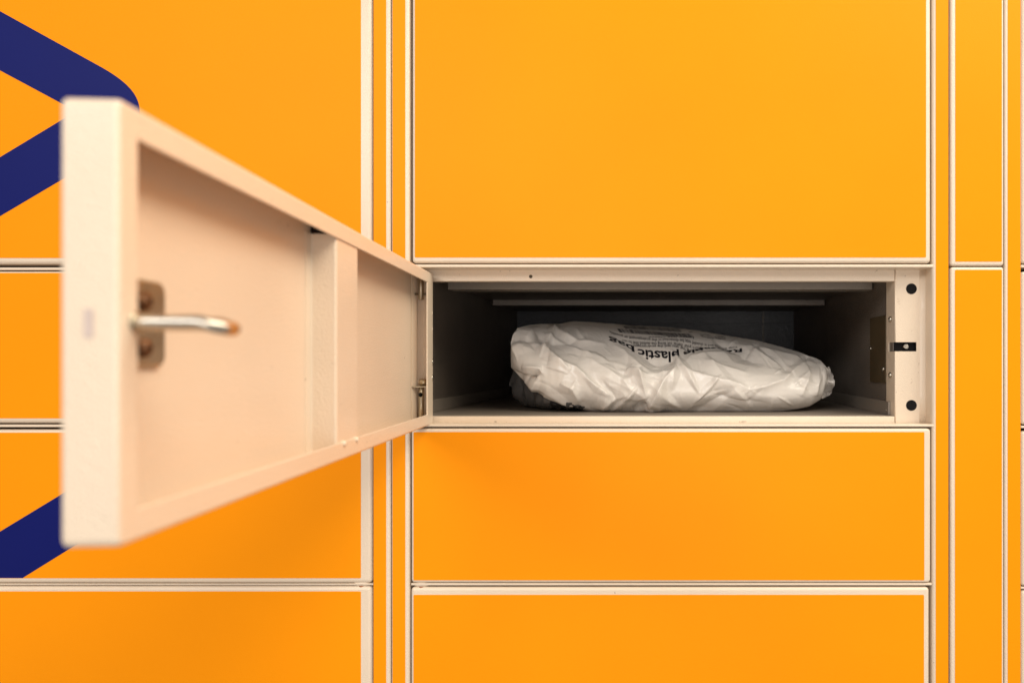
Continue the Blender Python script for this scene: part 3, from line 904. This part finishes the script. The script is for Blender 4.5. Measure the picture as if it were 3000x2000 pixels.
# crumpled flap of the bag's sealed end, sticking out on the right
def small_sheet(ns, nt, fn, seed, amp, cell):
    r = np.random.RandomState(seed)
    g = resize(r.randn(ns // cell + 2, nt // cell + 2, 3), ns, nt) * amp
    s = np.linspace(0, 1, ns)[:, None] * np.ones((1, nt)); t = np.linspace(0, 1, nt)[None] * np.ones((ns, 1))
    Q = fn(s, t) + g
    fc = []
    for i in range(ns - 1):
        for j in range(nt - 1):
            fc.append((i * nt + j, (i + 1) * nt + j, (i + 1) * nt + j + 1, i * nt + j + 1))
    return (Q.reshape(-1, 3) * S).tolist(), fc
def flapf(s, t):
    xr = interp(t, [(0, 2412), (0.12, 2428), (0.45, 2444), (0.8, 2438), (1, 2424)])
    px = 2396 + (xr - 2396) * s
    py = interp(t, [(0, 1166), (0.2, 1150), (1, 1074)]) + (1 - s) * 0
    k = 1.155 + 0.02 * np.sin(t * 9) * s + 0.01 * s
    return np.stack([(px - CX) * k, (k - 1) * 2212, (CZ - py) * k], -1)
V, F = small_sheet(30, 50, flapf, 3, 2.4, 5)
fl = obj('end_flap', V, F, M['bag'], bag, False)
sd = fl.modifiers.new('thickness', 'SOLIDIFY'); sd.thickness = 0.6 * S

# second, grey parcel tucked behind and below the left end
bag2 = empty('parcel_bag', (X(1560), 0.2, FLOOR * S), 'flat dark grey plastic parcel poking out beneath the left end of the white bag', 'parcel')
def pillow(ns, nt, xs, ztop, d0, d1, seed, amp):
    r = np.random.RandomState(seed)
    s = np.linspace(0, 1, ns)[:, None] * np.ones((1, nt)); th = np.linspace(0, 2 * math.pi, nt, endpoint=False)[None] * np.ones((ns, 1))
    x = xs[0] + (xs[1] - xs[0]) * s
    e_ = (1 - np.abs(2 * s - 1) ** 6) ** 0.5
    zt = interp(x, ztop)
    hz = (zt - FLOOR) / 2
    f0 = interp(x, d0)
    c, sn = np.cos(th), np.sin(th)
    y = (f0 + d1) / 2 - (d1 - f0) / 2 * np.sign(c) * np.abs(c) ** 0.8 * (0.55 + 0.45 * e_)
    z = FLOOR + hz + hz * np.sign(sn) * np.abs(sn) ** 0.8 * (0.25 + 0.75 * e_)
    g = resize(r.randn(ns // 5 + 2, nt // 5 + 2, 3), ns, nt) * amp + resize(r.randn(ns // 2 + 2, nt // 2 + 2, 3), ns, nt) * amp * 0.25
    Q = np.stack([x, y, z], -1) + g
    Q[..., 2] = np.maximum(Q[..., 2], FLOOR)
    V = (Q.reshape(-1, 3) * S).tolist(); F = []
    for i in range(ns - 1):
        for j in range(nt):
            j2 = (j + 1) % nt
            F.append((i * nt + j, i * nt + j2, (i + 1) * nt + j2, (i + 1) * nt + j))
    F.append(tuple(range(nt))); F.append(tuple(range(ns * nt - 1, (ns - 1) * nt - 1, -1)))
    return V, F, Q
V, F, Q2 = pillow(90, 60, (-520, -180), [(-520, -20), (-490, 20), (-440, 0), (-400, -40), (-330, -85), (-250, -105), (-180, -125)],
              [(-520, 470), (-470, 420), (-420, 350), (-370, 275), (-290, 225), (-180, 240)], 640, 11, 3.2)
o2 = obj('bag_body', V, F, M['bag2'], bag2, True)
# black printed patch and strokes on its front
def patch(cx, x0, x1, z0, z1, name):
    V, F = [], []
    ns, nt = 16, 8
    for i in range(ns + 1):
        for j in range(nt + 1):
            u, v = i / ns * 2 - 1, j / nt * 2 - 1
            uu = u * math.sqrt(1 - v * v / 2.6); vv = v * math.sqrt(1 - u * u / 2.6)
            x = (x0 + x1) / 2 + uu * (x1 - x0) / 2; z = (z0 + z1) / 2 + vv * (z1 - z0) / 2
            # front-most surface point near (x, z)
            d = (Q2[..., 0] - x) ** 2 + (Q2[..., 2] - z) ** 2 + (Q2[..., 1] > 430) * 1e6
            near = np.argsort(d.ravel())[:6]
            y = np.average(Q2[..., 1].ravel()[near], weights=1 / (d.ravel()[near] + 2)) - 3.0
            V.append(front(x, y, z))
    for i in range(ns):
        for j in range(nt):
            a = i * (nt + 1) + j; F.append((a, a + nt + 1, a + nt + 2, a + 1))
    return obj(name, V, F, M['ink'], bag2, True)
patch(0, (1608 - CX) * 1.11, (1657 - CX) * 1.11, (CZ - 1204) * 1.11, (CZ - 1168) * 1.11, 'printed_patch')
for (a_, b_) in ((1675, 1685), (1694, 1704)):
    patch(0, (a_ - CX) * 1.105, (b_ - CX) * 1.105, (CZ - 1207) * 1.105, (CZ - 1190) * 1.105, 'printed_stroke')

bpy.context.view_layer.update()
